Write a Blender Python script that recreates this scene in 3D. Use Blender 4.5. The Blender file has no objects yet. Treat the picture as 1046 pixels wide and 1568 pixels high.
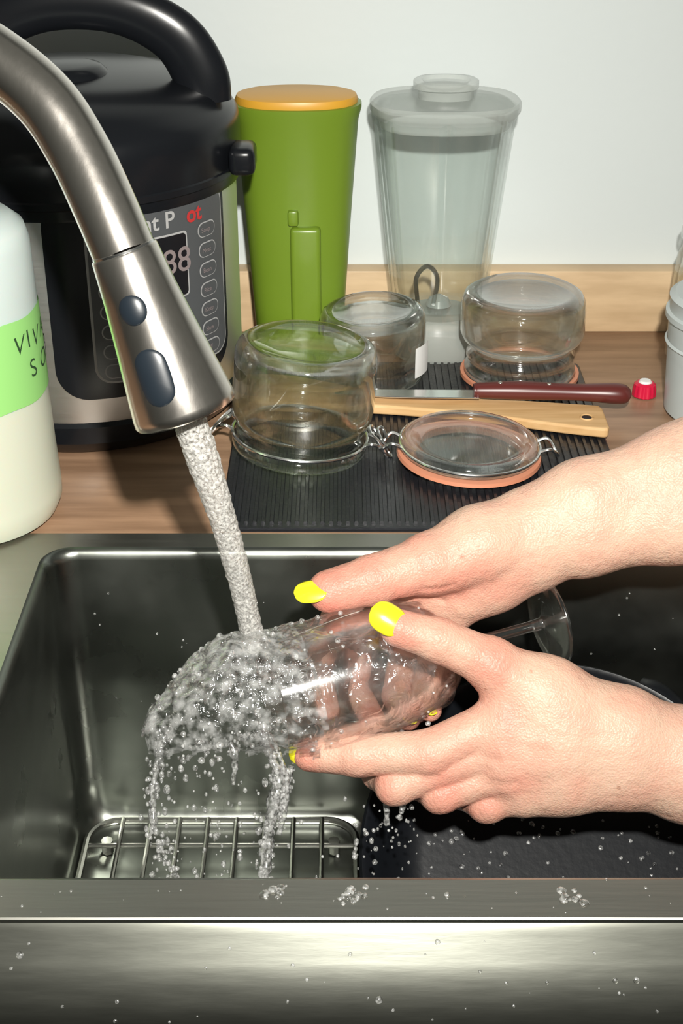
import bpy, bmesh, math, random
import numpy as np
from mathutils import Vector, Matrix, noise
random.seed(7); np.random.seed(7)
scene = bpy.context.scene
scene.view_settings.view_transform = 'Standard'

# ------------------------------------------------------------------ camera
PITCH = math.radians(29)
cam_d = bpy.data.cameras.new("camera"); cam = bpy.data.objects.new("camera", cam_d)
scene.collection.objects.link(cam); scene.camera = cam
cam.location = (0, 0, .45); cam.rotation_euler = (math.pi/2-PITCH, 0, 0)
cam_d.sensor_width = 36; cam_d.lens = 50.5; cam_d.clip_start = .01

# ------------------------------------------------------------------ materials
def newmat(name):
    m = bpy.data.materials.new(name); m.use_nodes = True
    nt = m.node_tree; nt.nodes.clear()
    out = nt.nodes.new('ShaderNodeOutputMaterial')
    return m, nt, out
def N(nt, t, **kw):
    n = nt.nodes.new(t)
    for k, v in kw.items():
        if k in n.inputs: n.inputs[k].default_value = v
        else: setattr(n, k, v)
    return n
def c4(c): return (c[0], c[1], c[2], 1)
def pmat(name, col, rough=.5, metal=0, bump=0, bscale=60, stretch=(1,1,1), col2=None, cscale=8, coat=0,
         sss=0, trans=0, rvar=0, spec=.5, dist=.001, detail=4, alpha=1):
    m, nt, out = newmat(name); L = nt.links
    p = N(nt, 'ShaderNodeBsdfPrincipled'); p.inputs['Base Color'].default_value = c4(col)
    p.inputs['Roughness'].default_value = rough; p.inputs['Metallic'].default_value = metal
    p.inputs['Coat Weight'].default_value = coat; p.inputs['Transmission Weight'].default_value = trans
    p.inputs['Specular IOR Level'].default_value = spec; p.inputs['Alpha'].default_value = alpha
    p.inputs['Subsurface Weight'].default_value = sss
    p.inputs['Subsurface Scale'].default_value = .01
    tc = N(nt, 'ShaderNodeTexCoord'); mp = N(nt, 'ShaderNodeMapping'); mp.inputs['Scale'].default_value = stretch
    L.new(tc.outputs['Object'], mp.inputs['Vector'])
    if bump or rvar:
        nz = N(nt, 'ShaderNodeTexNoise'); nz.inputs['Scale'].default_value = bscale; nz.inputs['Detail'].default_value = detail
        L.new(mp.outputs[0], nz.inputs['Vector'])
        if bump:
            b = N(nt, 'ShaderNodeBump'); b.inputs['Strength'].default_value = bump; b.inputs['Distance'].default_value = dist
            L.new(nz.outputs['Fac'], b.inputs['Height']); L.new(b.outputs[0], p.inputs['Normal'])
        if rvar:
            mr = N(nt, 'ShaderNodeMapRange'); mr.inputs['To Min'].default_value = max(0, rough-rvar); mr.inputs['To Max'].default_value = rough+rvar
            L.new(nz.outputs['Fac'], mr.inputs['Value']); L.new(mr.outputs[0], p.inputs['Roughness'])
    if col2:
        n2 = N(nt, 'ShaderNodeTexNoise'); n2.inputs['Scale'].default_value = cscale; n2.inputs['Detail'].default_value = 6
        L.new(mp.outputs[0], n2.inputs['Vector'])
        cr = N(nt, 'ShaderNodeValToRGB'); cr.color_ramp.elements[0].position = .35; cr.color_ramp.elements[1].position = .65
        cr.color_ramp.elements[0].color = c4(col); cr.color_ramp.elements[1].color = c4(col2)
        L.new(n2.outputs['Fac'], cr.inputs['Fac']); L.new(cr.outputs[0], p.inputs['Base Color'])
    L.new(p.outputs[0], out.inputs[0])
    return m
def glassmat(name, tint=(.97,.985,.98), base=.12, edge=.8, ior=1.45, bump=0, bscale=60, rough=0.0, dist=.002, power=2.0,
             gloss=.05, gloss_edge=.5, grough=.06, milk=0, mscale=150, mcol=(.85,.86,.85), mfrom=.42, mto=.68):
    """clear material: transparent/refracting mix, surface gloss on top, optional cloudy (aerated) share"""
    m, nt, out = newmat(name); L = nt.links
    tr = N(nt, 'ShaderNodeBsdfTransparent'); tr.inputs[0].default_value = c4(tint)
    gl = N(nt, 'ShaderNodeBsdfGlass'); gl.inputs['Color'].default_value = c4(tint); gl.inputs['IOR'].default_value = ior
    gl.inputs['Roughness'].default_value = rough
    lw = N(nt, 'ShaderNodeLayerWeight'); lw.inputs['Blend'].default_value = .5
    pw = N(nt, 'ShaderNodeMath', operation='POWER'); pw.inputs[1].default_value = power
    ma = N(nt, 'ShaderNodeMath', operation='MULTIPLY_ADD'); ma.inputs[1].default_value = edge; ma.inputs[2].default_value = base; ma.use_clamp = True
    mx = N(nt, 'ShaderNodeMixShader')
    L.new(lw.outputs['Facing'], pw.inputs[0]); L.new(pw.outputs[0], ma.inputs[0]); L.new(ma.outputs[0], mx.inputs[0])
    L.new(tr.outputs[0], mx.inputs[1]); L.new(gl.outputs[0], mx.inputs[2])
    go = N(nt, 'ShaderNodeBsdfGlossy'); go.inputs['Roughness'].default_value = grough; go.inputs['Color'].default_value = (1,1,1,1)
    pw2 = N(nt, 'ShaderNodeMath', operation='POWER'); pw2.inputs[1].default_value = 3
    mb = N(nt, 'ShaderNodeMath', operation='MULTIPLY_ADD'); mb.inputs[1].default_value = gloss_edge; mb.inputs[2].default_value = gloss; mb.use_clamp = True
    L.new(lw.outputs['Facing'], pw2.inputs[0]); L.new(pw2.outputs[0], mb.inputs[0])
    mg = N(nt, 'ShaderNodeMixShader'); L.new(mb.outputs[0], mg.inputs[0]); L.new(mx.outputs[0], mg.inputs[1]); L.new(go.outputs[0], mg.inputs[2])
    last = mg
    tc = N(nt, 'ShaderNodeTexCoord')
    if milk:
        nzm = N(nt, 'ShaderNodeTexNoise'); nzm.inputs['Scale'].default_value = mscale; nzm.inputs['Detail'].default_value = 6
        L.new(tc.outputs['Object'], nzm.inputs['Vector'])
        mr = N(nt, 'ShaderNodeMapRange'); mr.inputs['From Min'].default_value = mfrom; mr.inputs['From Max'].default_value = mto; mr.inputs['To Max'].default_value = milk
        L.new(nzm.outputs['Fac'], mr.inputs['Value'])
        df = N(nt, 'ShaderNodeBsdfDiffuse'); df.inputs[0].default_value = c4(mcol)
        mm = N(nt, 'ShaderNodeMixShader'); L.new(mr.outputs[0], mm.inputs[0]); L.new(last.outputs[0], mm.inputs[1]); L.new(df.outputs[0], mm.inputs[2]); last = mm
    L.new(last.outputs[0], out.inputs[0])
    if bump:
        nz = N(nt, 'ShaderNodeTexNoise'); nz.inputs['Scale'].default_value = bscale; nz.inputs['Detail'].default_value = 2; nz.inputs['Distortion'].default_value = 1.2
        L.new(tc.outputs['Object'], nz.inputs['Vector'])
        b = N(nt, 'ShaderNodeBump'); b.inputs['Strength'].default_value = bump; b.inputs['Distance'].default_value = dist
        L.new(nz.outputs['Fac'], b.inputs['Height'])
        for q in (gl, lw, go): L.new(b.outputs[0], q.inputs['Normal'])
    return m

M = {}
M['wall'] = pmat('wall_paint', (.63,.68,.68), .45, bump=.15, bscale=120, spec=.3)
M['floor'] = pmat('floor_tile', (.25,.2,.16), .6)
M['counter'] = pmat('counter_wood', (.36,.22,.135), .38, col2=(.23,.135,.08), cscale=14, stretch=(.6,6,6), bump=.1, bscale=60)
M['splash'] = pmat('backsplash_wood', (.66,.48,.29), .45, col2=(.54,.38,.22), cscale=16, stretch=(1,1,6))
M['steel'] = pmat('brushed_steel', (.74,.74,.71), .42, 1, bump=.04, bscale=90, stretch=(.15,6,6), rvar=.06)
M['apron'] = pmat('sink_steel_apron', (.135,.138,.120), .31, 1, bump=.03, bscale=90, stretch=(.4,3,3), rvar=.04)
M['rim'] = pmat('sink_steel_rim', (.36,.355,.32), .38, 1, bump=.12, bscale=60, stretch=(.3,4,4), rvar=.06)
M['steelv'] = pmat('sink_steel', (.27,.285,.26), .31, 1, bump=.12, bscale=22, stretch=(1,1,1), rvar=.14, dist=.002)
M['faucet'] = pmat('faucet_steel', (.82,.77,.71), .22, 1, bump=.05, bscale=300, stretch=(1,1,.1), rvar=.03)
M['chrome'] = pmat('wire_steel', (.85,.85,.84), .18, 1)
M['grid'] = pmat('sink_grid_steel', (.50,.50,.47), .25, 1)
M['black'] = pmat('black_plastic', (.007,.008,.010), .25, spec=.32)
M['blackm'] = pmat('black_rubber', (.013,.014,.017), .30, bump=.3, bscale=260)
M['dgrey'] = pmat('grey_button', (.010,.015,.021), .35)
M['pan'] = pmat('nonstick', (.006,.007,.009), .33, bump=.1, bscale=200, spec=.25)
M['green'] = pmat('green_plastic', (.14,.225,.018), .33, spec=.5)
M['yellow'] = pmat('yellow_lid', (.60,.31,.03), .4)
M['gasket'] = pmat('orange_rubber', (.60,.24,.14), .45)
M['wood'] = pmat('spatula_wood', (.70,.45,.22), .5, col2=(.58,.35,.15), cscale=20, stretch=(1,8,8))
M['knifeh'] = pmat('knife_handle_wood', (.10,.018,.015), .35)
M['red'] = pmat('red_plastic', (.6,.01,.05), .3)
M['white'] = pmat('white_plastic', (.80,.80,.79), .4)
M['panel'] = pmat('panel_grey', (.07,.075,.08), .3)
M['silver'] = pmat('panel_silver', (.36,.36,.36), .4)
M['lcd'] = pmat('display', (.01,.01,.012), .1)
M['lcdt'] = pmat('display_text', (.22,.18,.18), .4)
M['redt'] = pmat('logo_red', (.45,.03,.03), .4)
M['tape'] = pmat('green_tape', (.30,.64,.19), .5)
M['ink'] = pmat('marker_ink', (.02,.06,.02), .6)
M['bottle'] = pmat('milky_plastic', (.62,.64,.52), .35, sss=.3)
M['bottle2'] = pmat('milky_plastic_top', (.56,.64,.62), .4, sss=.3)
M['nail'] = pmat('yellow_nail_polish', (.88,.80,.02), .25, coat=.4)
M['glass'] = glassmat('jar_glass', (.98,.992,.985), .20, .75, gloss=.07, gloss_edge=.6, grough=.06, power=1.7)
M['glass2'] = glassmat('blender_plastic', (.975,.988,.98), .05, .42, rough=.0, power=2.0, gloss=.05, gloss_edge=.2, grough=.12)
M['wine'] = glassmat('wine_glass_crystal', (.99,.993,.993), .10, .75, ior=1.5, gloss=.14, gloss_edge=.9, grough=.12, power=2.0)
M['frost'] = pmat('frosted_lid', (.52,.56,.53), .28, alpha=.45)
M['milk'] = pmat('translucent_tub', (.62,.68,.68), .35, alpha=.72)
M['water'] = glassmat('water', (.995,.998,.998), .16, .40, ior=1.33, bump=.8, bscale=130, dist=.004, power=1.2, gloss=.15, gloss_edge=.30, grough=.12, milk=.28, mscale=160)
M['film'] = glassmat('water_film', (.995,.998,.998), .06, .22, ior=1.33, bump=.9, bscale=90, dist=.004, power=1.5, gloss=.15, gloss_edge=.22, grough=.14, milk=.05, mscale=140)
M['drop'] = glassmat('water_drop', (.995,.995,.995), .25, .45, ior=1.33, power=1.0, gloss=.10, gloss_edge=.4, grough=.16, milk=.34, mscale=500)
M['stream'] = glassmat('aerated_water', (.99,.99,.99), .30, .4, ior=1.33, bump=1, bscale=700, dist=.002, gloss=.12, gloss_edge=.2, grough=.24, milk=.72, mscale=750, mcol=(.60,.59,.56), mfrom=.33, mto=.62)
# skin
m, nt, out = newmat('skin'); L = nt.links
p = N(nt,'ShaderNodeBsdfPrincipled'); p.inputs['Roughness'].default_value=.46; p.inputs['Specular IOR Level'].default_value=.38
p.inputs['Subsurface Weight'].default_value=.3; p.inputs['Subsurface Radius'].default_value=(1,.35,.2); p.inputs['Subsurface Scale'].default_value=.003
at = N(nt,'ShaderNodeAttribute', attribute_name='tint')
tc = N(nt,'ShaderNodeTexCoord'); nz = N(nt,'ShaderNodeTexNoise'); nz.inputs['Scale'].default_value=55; nz.inputs['Detail'].default_value=6
L.new(tc.outputs['Object'], nz.inputs['Vector'])
ad = N(nt,'ShaderNodeMath', operation='MULTIPLY_ADD'); ad.inputs[1].default_value=1.0; ad.inputs[2].default_value=-.38
L.new(nz.outputs['Fac'], ad.inputs[0])
ad2 = N(nt,'ShaderNodeMath', operation='ADD', use_clamp=True); L.new(ad.outputs[0], ad2.inputs[0]); L.new(at.outputs['Fac'], ad2.inputs[1])
mc = N(nt,'ShaderNodeMix', data_type='RGBA'); mc.inputs[6].default_value=(.595,.395,.295,1); mc.inputs[7].default_value=(.57,.19,.14,1)
L.new(ad2.outputs[0], mc.inputs[0])
vm = N(nt,'ShaderNodeTexVoronoi'); vm.inputs['Scale'].default_value=28; L.new(tc.outputs['Object'], vm.inputs['Vector'])
lt = N(nt,'ShaderNodeMapRange'); lt.inputs['From Min'].default_value=.028; lt.inputs['From Max'].default_value=.045; lt.inputs['To Min'].default_value=.45; lt.inputs['To Max'].default_value=0
L.new(vm.outputs['Distance'], lt.inputs['Value'])
mc2 = N(nt,'ShaderNodeMix', data_type='RGBA'); mc2.inputs[7].default_value=(.30,.12,.07,1)
L.new(lt.outputs[0], mc2.inputs[0]); L.new(mc.outputs[2], mc2.inputs[6]); L.new(mc2.outputs[2], p.inputs['Base Color'])
n2 = N(nt,'ShaderNodeTexVoronoi'); n2.inputs['Scale'].default_value=850
n3 = N(nt,'ShaderNodeTexNoise'); n3.inputs['Scale'].default_value=150; n3.inputs['Detail'].default_value=6
L.new(tc.outputs['Object'], n2.inputs['Vector']); L.new(tc.outputs['Object'], n3.inputs['Vector'])
b = N(nt,'ShaderNodeBump'); b.inputs['Strength'].default_value=.4; b.inputs['Distance'].default_value=.0006
b2 = N(nt,'ShaderNodeBump'); b2.inputs['Strength'].default_value=.6; b2.inputs['Distance'].default_value=.0016
L.new(n2.outputs['Distance'], b.inputs['Height']); L.new(n3.outputs['Fac'], b2.inputs['Height']); L.new(b2.outputs[0], b.inputs['Normal'])
L.new(b.outputs[0], p.inputs['Normal']); L.new(p.outputs[0], out.inputs[0])
M['skin'] = m

# ------------------------------------------------------------------ helpers
def mesh_obj(name, verts, faces, mat, smooth=True, parent=None, merge=True, sharp=35, recalc=True):
    me = bpy.data.meshes.new(name); me.from_pydata([tuple(v) for v in verts], [], [tuple(f) for f in faces])
    if merge or recalc:
        bm = bmesh.new(); bm.from_mesh(me)
        if merge: bmesh.ops.remove_doubles(bm, verts=bm.verts, dist=1e-6)
        if recalc: bmesh.ops.recalc_face_normals(bm, faces=bm.faces)
        bm.to_mesh(me); bm.free()
    if smooth:
        me.shade_smooth()
        if sharp: me.set_sharp_from_angle(angle=math.radians(sharp))
    mats = mat if isinstance(mat, (list, tuple)) else [mat]
    for mm in mats: me.materials.append(mm)
    o = bpy.data.objects.new(name, me); scene.collection.objects.link(o)
    if parent: o.parent = parent
    return o
def group(name):
    e = bpy.data.objects.new(name, None); e.empty_display_size = .02
    scene.collection.objects.link(e); return e
def catmull(pts, n):
    P = [np.array(p, float) for p in pts]; P = [2*P[0]-P[1]]+P+[2*P[-1]-P[-2]]
    out = []
    for i in range(1, len(P)-2):
        for k in range(n):
            t = k/n
            out.append(.5*((2*P[i])+(-P[i-1]+P[i+1])*t+(2*P[i-1]-5*P[i]+4*P[i+1]-P[i+2])*t*t+(-P[i-1]+3*P[i]-3*P[i+1]+P[i+2])*t**3))
    out.append(P[-2]); return out
def lathe(name, prof, mat, loc=(0,0,0), mtx=None, segs=72, sq=0, parent=None, smooth_n=0, sharp=35, fn=None, ys=1):
    if smooth_n: prof = [tuple(p) for p in catmull(prof, smooth_n)]
    V = []; F = []
    for (r, z) in prof:
        r = max(r, 0)
        for k in range(segs):
            a = 2*math.pi*k/segs; rr = r
            if sq: rr = r*(1-sq)+sq*r/((abs(math.cos(a))**4+abs(math.sin(a))**4)**.25)
            if fn: rr = fn(rr, z, a)
            V.append(Vector((rr*math.cos(a), rr*math.sin(a)*ys, z)))
    for i in range(len(prof)-1):
        for k in range(segs):
            k2 = (k+1) % segs
            F.append((i*segs+k, i*segs+k2, (i+1)*segs+k2, (i+1)*segs+k))
    if mtx is not None: V = [mtx @ v for v in V]
    V = [v+Vector(loc) for v in V]
    return mesh_obj(name, V, F, mat, parent=parent, sharp=sharp)
def axis_mtx(origin, zdir, xhint=(1,0,0)):
    z = Vector(zdir).normalized(); x = Vector(xhint); x = (x-z*x.dot(z)).normalized(); y = z.cross(x)
    m = Matrix.Identity(4)
    for i, a in enumerate((x, y, z)):
        for j in range(3): m[j][i] = a[j]
    for j in range(3): m[j][3] = origin[j]
    return m
def tube_data(pts, rads, segs=16, n=8, closed=False, flat=None, jitter=0, jf=220):
    if n > 1 and not closed:
        q = catmull([list(p)+[r] for p, r in zip(pts, rads)], n)
    elif closed:
        q = [np.array(list(p)+[r]) for p, r in zip(pts, rads)]
    else: q = [np.array(list(p)+[r]) for p, r in zip(pts, rads)]
    P = [Vector(x[:3]) for x in q]; R = [float(x[3]) for x in q]
    V = []; F = []; up = None
    n_ = len(P)
    for i in range(n_):
        if closed: t = (P[(i+1) % n_]-P[i-1]).normalized()
        else: t = (P[min(i+1, n_-1)]-P[max(i-1, 0)]).normalized()
        if up is None:
            up = Vector((0,0,1)) if abs(t.z) < .9 else Vector((0,1,0))
        up = (up-t*up.dot(t)).normalized(); s = t.cross(up)
        for k in range(segs):
            a = 2*math.pi*k/segs; r = R[i]
            if jitter: r *= 1+jitter*noise.noise((P[i]+ (s*math.cos(a)+up*math.sin(a))*r)*jf)
            if flat: V.append(P[i]+s*math.cos(a)*r*flat[0]+up*math.sin(a)*r*flat[1])
            else: V.append(P[i]+s*math.cos(a)*r+up*math.sin(a)*r)
    m_ = n_ if closed else n_-1
    for i in range(m_):
        j = (i+1) % n_
        for k in range(segs):
            k2 = (k+1) % segs
            F.append((i*segs+k, i*segs+k2, j*segs+k2, j*segs+k))
    if not closed:
        F.append(tuple(range(segs))); F.append(tuple((n_-1)*segs+k for k in range(segs)))
    return V, F
def tube(name, pts, r, mat, parent=None, **kw):
    rads = r if isinstance(r, (list, tuple)) else [r]*len(pts)
    V, F = tube_data(pts, rads, **kw)
    return mesh_obj(name, V, F, mat, parent=parent, merge=False)
class Acc:
    def __init__(s): s.V = []; s.F = []
    def add(s, V, F):
        o = len(s.V); s.V += [tuple(v) for v in V]; s.F += [tuple(i+o for i in f) for f in F]
def ring_pts(c, r, n=48, z=0): return [(c[0]+r*math.cos(2*math.pi*k/n), c[1]+r*math.sin(2*math.pi*k/n), c[2]+z) for k in range(n)]
def box(name, x0, x1, y0, y1, z0, z1, mat, parent=None, bev=.001, seg=2, mtx=None):
    V = [Vector((x, y, z)) for x in (x0, x1) for y in (y0, y1) for z in (z0, z1)]
    F = [(0,1,3,2),(4,6,7,5),(0,4,5,1),(2,3,7,6),(0,2,6,4),(1,5,7,3)]
    me = bpy.data.meshes.new(name); me.from_pydata(V, [], F)
    bm = bmesh.new(); bm.from_mesh(me); bmesh.ops.recalc_face_normals(bm, faces=bm.faces)
    if bev: bmesh.ops.bevel(bm, geom=bm.edges[:], offset=bev, segments=seg, affect='EDGES', profile=.5)
    if mtx is not None: bmesh.ops.transform(bm, matrix=mtx, verts=bm.verts)
    bm.to_mesh(me); bm.free(); me.shade_smooth(); me.set_sharp_from_angle(angle=math.radians(40))
    me.materials.append(mat)
    o = bpy.data.objects.new(name, me); scene.collection.objects.link(o)
    if parent: o.parent = parent
    return o
def join(name, objs):
    mats = []; V = []; F = []; MI = []
    for o in objs:
        off = len(V); me = o.data
        V += [tuple(o.matrix_world @ v.co) for v in me.vertices]
        ms = []
        for mm in me.materials:
            if mm not in mats: mats.append(mm)
            ms.append(mats.index(mm))
        for p in me.polygons:
            F.append(tuple(i+off for i in p.vertices)); MI.append(ms[p.material_index])
        bpy.data.objects.remove(o)
    me = bpy.data.meshes.new(name); me.from_pydata(V, [], F)
    for mm in mats: me.materials.append(mm)
    me.polygons.foreach_set('material_index', MI); me.shade_smooth(); me.set_sharp_from_angle(angle=math.radians(35))
    o = bpy.data.objects.new(name, me); scene.collection.objects.link(o); return o
def rr(x0, x1, y0, y1, rad, z, n=8):
    L_ = []
    for cx, cy, a0 in ((x1-rad, y1-rad, 0), (x0+rad, y1-rad, 90), (x0+rad, y0+rad, 180), (x1-rad, y0+rad, 270)):
        for k in range(n+1):
            a = math.radians(a0+90*k/n); L_.append((cx+rad*math.cos(a), cy+rad*math.sin(a), z))
    return L_
def loft(loops, cap_first=False, cap_last=False):
    V = []; F = []; n = len(loops[0])
    for l in loops: V += l
    for i in range(len(loops)-1):
        for k in range(n):
            k2 = (k+1) % n; F.append((i*n+k, i*n+k2, (i+1)*n+k2, (i+1)*n+k))
    if cap_first: F.append(tuple(range(n)))
    if cap_last: F.append(tuple((len(loops)-1)*n+k for k in range(n)))
    return V, F
def wrapped_patch(name, u0, u1, v0, v1, rad, C, R, phi0, mat, parent, cols=36):
    V = []; F = []
    for i in range(cols+1):
        u = u0+(u1-u0)*(.5-.5*math.cos(math.pi*i/cols))
        d = min(u-u0, u1-u); cut = 0
        if d < rad: cut = rad-math.sqrt(max(0, rad*rad-(rad-d)**2))
        a = phi0+u/R
        for v in (v0+cut, v1-cut): V.append((C[0]+R*math.sin(a), C[1]-R*math.cos(a), v))
    for i in range(cols): F.append((2*i, 2*i+2, 2*i+3, 2*i+1))
    return mesh_obj(name, V, F, mat, parent=parent, merge=False, sharp=0, recalc=False)
def wrapped_text(name, s, size, u, v, C, R, phi0, mat, parent, shear=0, bold=0):
    cu = bpy.data.curves.new(name, 'FONT'); cu.body = s; cu.size = size; cu.shear = shear; cu.offset = bold
    o = bpy.data.objects.new(name, cu); scene.collection.objects.link(o)
    bpy.context.view_layer.update()
    me = bpy.data.meshes.new_from_object(o.evaluated_get(bpy.context.evaluated_depsgraph_get()))
    bpy.data.objects.remove(o)
    for vv in me.vertices:
        a = phi0+(u+vv.co.x)/R; z = v+vv.co.y
        vv.co = (C[0]+R*math.sin(a), C[1]-R*math.cos(a), z)
    me.materials.clear(); me.materials.append(mat)
    o = bpy.data.objects.new(name, me); scene.collection.objects.link(o); o.parent = parent; return o

# ------------------------------------------------------------------ room shell
box('wall_back', -1.6, 1.6, 1.14, 1.24, -.9, 1.6, M['wall'], bev=0)
box('floor', -1.6, 1.6, -1.2, 1.24, -.95, -.9, M['floor'], bev=0)
box('trim_backsplash', -1.6, 1.6, 1.122, 1.14, 0, .053, M['splash'], bev=.001)
c1 = box('c1', -1.6, 1.6, .7825, 1.14, -.035, 0, M['counter'], bev=.0012)
c2 = box('c2', -1.6, -.3005, .45, .782, -.035, 0, M['counter'], bev=.0012)
c3 = box('c3', .4505, 1.6, .45, .782, -.035, 0, M['counter'], bev=.0012)
join('countertop', [c1, c2, c3])
cabs = [box('k', x, x+.36, .43, .448, -.84, -.225, M['splash'], bev=.004) for x in (-1.2, -.83, -.46, -.09, .28, .65)]
cabs += [box('k', -1.25, -1.23, .448, 1.10, -.9, -.036, M['splash']), box('k', 1.05, 1.07, .448, 1.10, -.9, -.036, M['splash']),
         box('k', -1.25, 1.07, .46, .47, -.9, -.24, M['splash'])]
join('base_cabinet', cabs)

# ------------------------------------------------------------------ sink
X0, X1, Y0, Y1 = -.18, .36, .4775, .7613
def ins(d, z, rad=.018): return rr(X0+d, X1-d, Y0+d, Y1-d, max(rad-d*.3, .006), z)
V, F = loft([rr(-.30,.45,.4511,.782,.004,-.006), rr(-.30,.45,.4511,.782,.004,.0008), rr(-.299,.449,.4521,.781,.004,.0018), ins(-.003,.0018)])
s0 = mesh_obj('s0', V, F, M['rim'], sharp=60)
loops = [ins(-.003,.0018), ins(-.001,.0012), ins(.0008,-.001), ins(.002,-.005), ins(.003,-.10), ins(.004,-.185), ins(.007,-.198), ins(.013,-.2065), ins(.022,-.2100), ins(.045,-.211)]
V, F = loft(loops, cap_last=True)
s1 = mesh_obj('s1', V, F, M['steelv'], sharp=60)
prof = [(.4512,.0012),(.4495,.0010),(.4480,-.0004),(.4465,-.0022),(.438,-.011),(.428,-.0225),(.4205,-.036),(.415,-.054),(.4125,-.08),(.412,-.22),(.4175,-.22),(.4175,-.08)]
V = []; F = []
nx = 40
for i in range(nx+1):
    x = -.30+.75*i/nx
    for (y, z) in prof: V.append((x, y, z))
k = len(prof)
for i in range(nx):
    for j in range(k-1): F.append((i*k+j, (i+1)*k+j, (i+1)*k+j+1, i*k+j+1))
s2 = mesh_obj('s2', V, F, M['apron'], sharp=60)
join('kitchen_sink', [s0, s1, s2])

# sink grid
g = Acc()
gz = -.200
g.add(*tube_data(rr(-.168, .010, .51, .745, .02, gz, 6), [.0024]*28, segs=8, closed=True))
for i in range(8):
    x = -.146+i*.0190
    g.add(*tube_data([(x, .512, gz+.003), (x, .743, gz+.003)], [.0016]*2, segs=8, n=1))
for y in (.56, .60, .64, .68, .72):
    g.add(*tube_data([(-.166, y, gz), (.008, y, gz)], [.0016]*2, segs=8, n=1))
for x, y in ((-.155,.53),(-.005,.53),(-.155,.725),(-.005,.725)):
    g.add(*tube_data([(x, y, gz), (x, y, -.2095)], [.004]*2, segs=8, n=1))
mesh_obj('sink_grid', g.V, g.F, M['grid'], merge=False)

# ------------------------------------------------------------------ faucet
fa = group('kitchen_faucet')
top = Vector((-.0991,.6305,.2363)); bot = Vector((-.0736,.6175,.1614)); A = (bot-top); Lh = A.length; A.normalize()
neck = [(-.285,.71,.003),(-.285,.71,.10),(-.283,.709,.20),(-.272,.705,.262),(-.245,.698,.305),(-.205,.687,.324),(-.175,.678,.3205),(-.1557,.6723,.3119),(-.1345,.6625,.2965),(-.1200,.6528,.2767),(-.1080,.6406,.2546),tuple(top+A*.002)]
tube('neck', neck, .0147, M['faucet'], parent=fa, segs=48, n=12)
mt = axis_mtx(top, A)
lathe('spray_head', [(.0140,-.0005),(.0153,-.0003),(.0158,.0006),(.0175,Lh*.25),(.0205,Lh*.55),(.0235,Lh*.82),(.0248,Lh*.94),(.0250,Lh*.985),(.0243,Lh),(.0215,Lh+.0005),(.0205,Lh-.001),(0,Lh-.001)], M['faucet'], mtx=mt, parent=fa, segs=64)
lathe('joint_ring', [(.0140,-.0016),(.0150,-.0014),(.0150,-.0002),(.0140,.0)], M['chrome'], mtx=mt, parent=fa)
lathe('nozzle', [(0,Lh-.0005),(.012,Lh-.0005),(.012,Lh+.002),(.0,Lh+.002)], M['blackm'], mtx=mt, parent=fa)
lathe('base_flange', [(0,.002),(.027,.002),(.027,.008),(.022,.014),(.0150,.016)], M['faucet'], loc=(-.285,.71,0), parent=fa)
camv = Vector((0,0,.45))
def head_button(name, t, lat, hw, hl, mat, ring=.0010):
    c = top+A*(Lh*t); rad = np.interp(t, [0,.25,.55,.82,1],[.016,.0175,.0205,.0235,.025])
    nrm = (camv-c); nrm = (nrm-A*nrm.dot(A)).normalized(); side = A.cross(nrm).normalized()
    if side.x < 0: side = -side
    ang = math.asin(lat/rad); n2 = (nrm*math.cos(ang)+side*math.sin(ang)).normalized()
    tilt = .13
    A2 = (A+n2*tilt).normalized(); n3 = (n2-A2*n2.dot(A2)).normalized()
    s2 = A2.cross(n3)
    for nm, e, mm, off in ((name+'_bezel', ring, M['chrome'], -.0009), (name, 0, mat, .0)):
        V = []; F = []; nn = 40; rings = 7
        for i in range(rings+1):
            q = i/rings; rad_ = math.sin(q*math.pi/2)
            h = math.cos(q*math.pi/2)*.0016
            for k_ in range(nn):
                a = 2*math.pi*k_/nn
                ca, sa = math.cos(a), math.sin(a)
                w_ = hw+e; l_ = hl+e
                px = w_*ca*rad_; py = (l_-w_)*(1 if sa > 0 else -1)*rad_*min(1, abs(sa)*3)+w_*sa*rad_
                drop = (px*px)/(2*rad)
                V.append(c+n3*(rad+off+h-.0002-drop)+s2*px+A2*py)
        for i in range(rings):
            for k_ in range(nn):
                k2 = (k_+1) % nn; F.append((i*nn+k_, i*nn+k2, (i+1)*nn+k2, (i+1)*nn+k_))
        mesh_obj(nm, V, F, mm, parent=fa)
head_button('spray_button_small', .33, -.0062, .0066, .0070, M['dgrey'])
head_button('spray_button_large', .73, -.0080, .0080, .0135, M['dgrey'])

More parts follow.
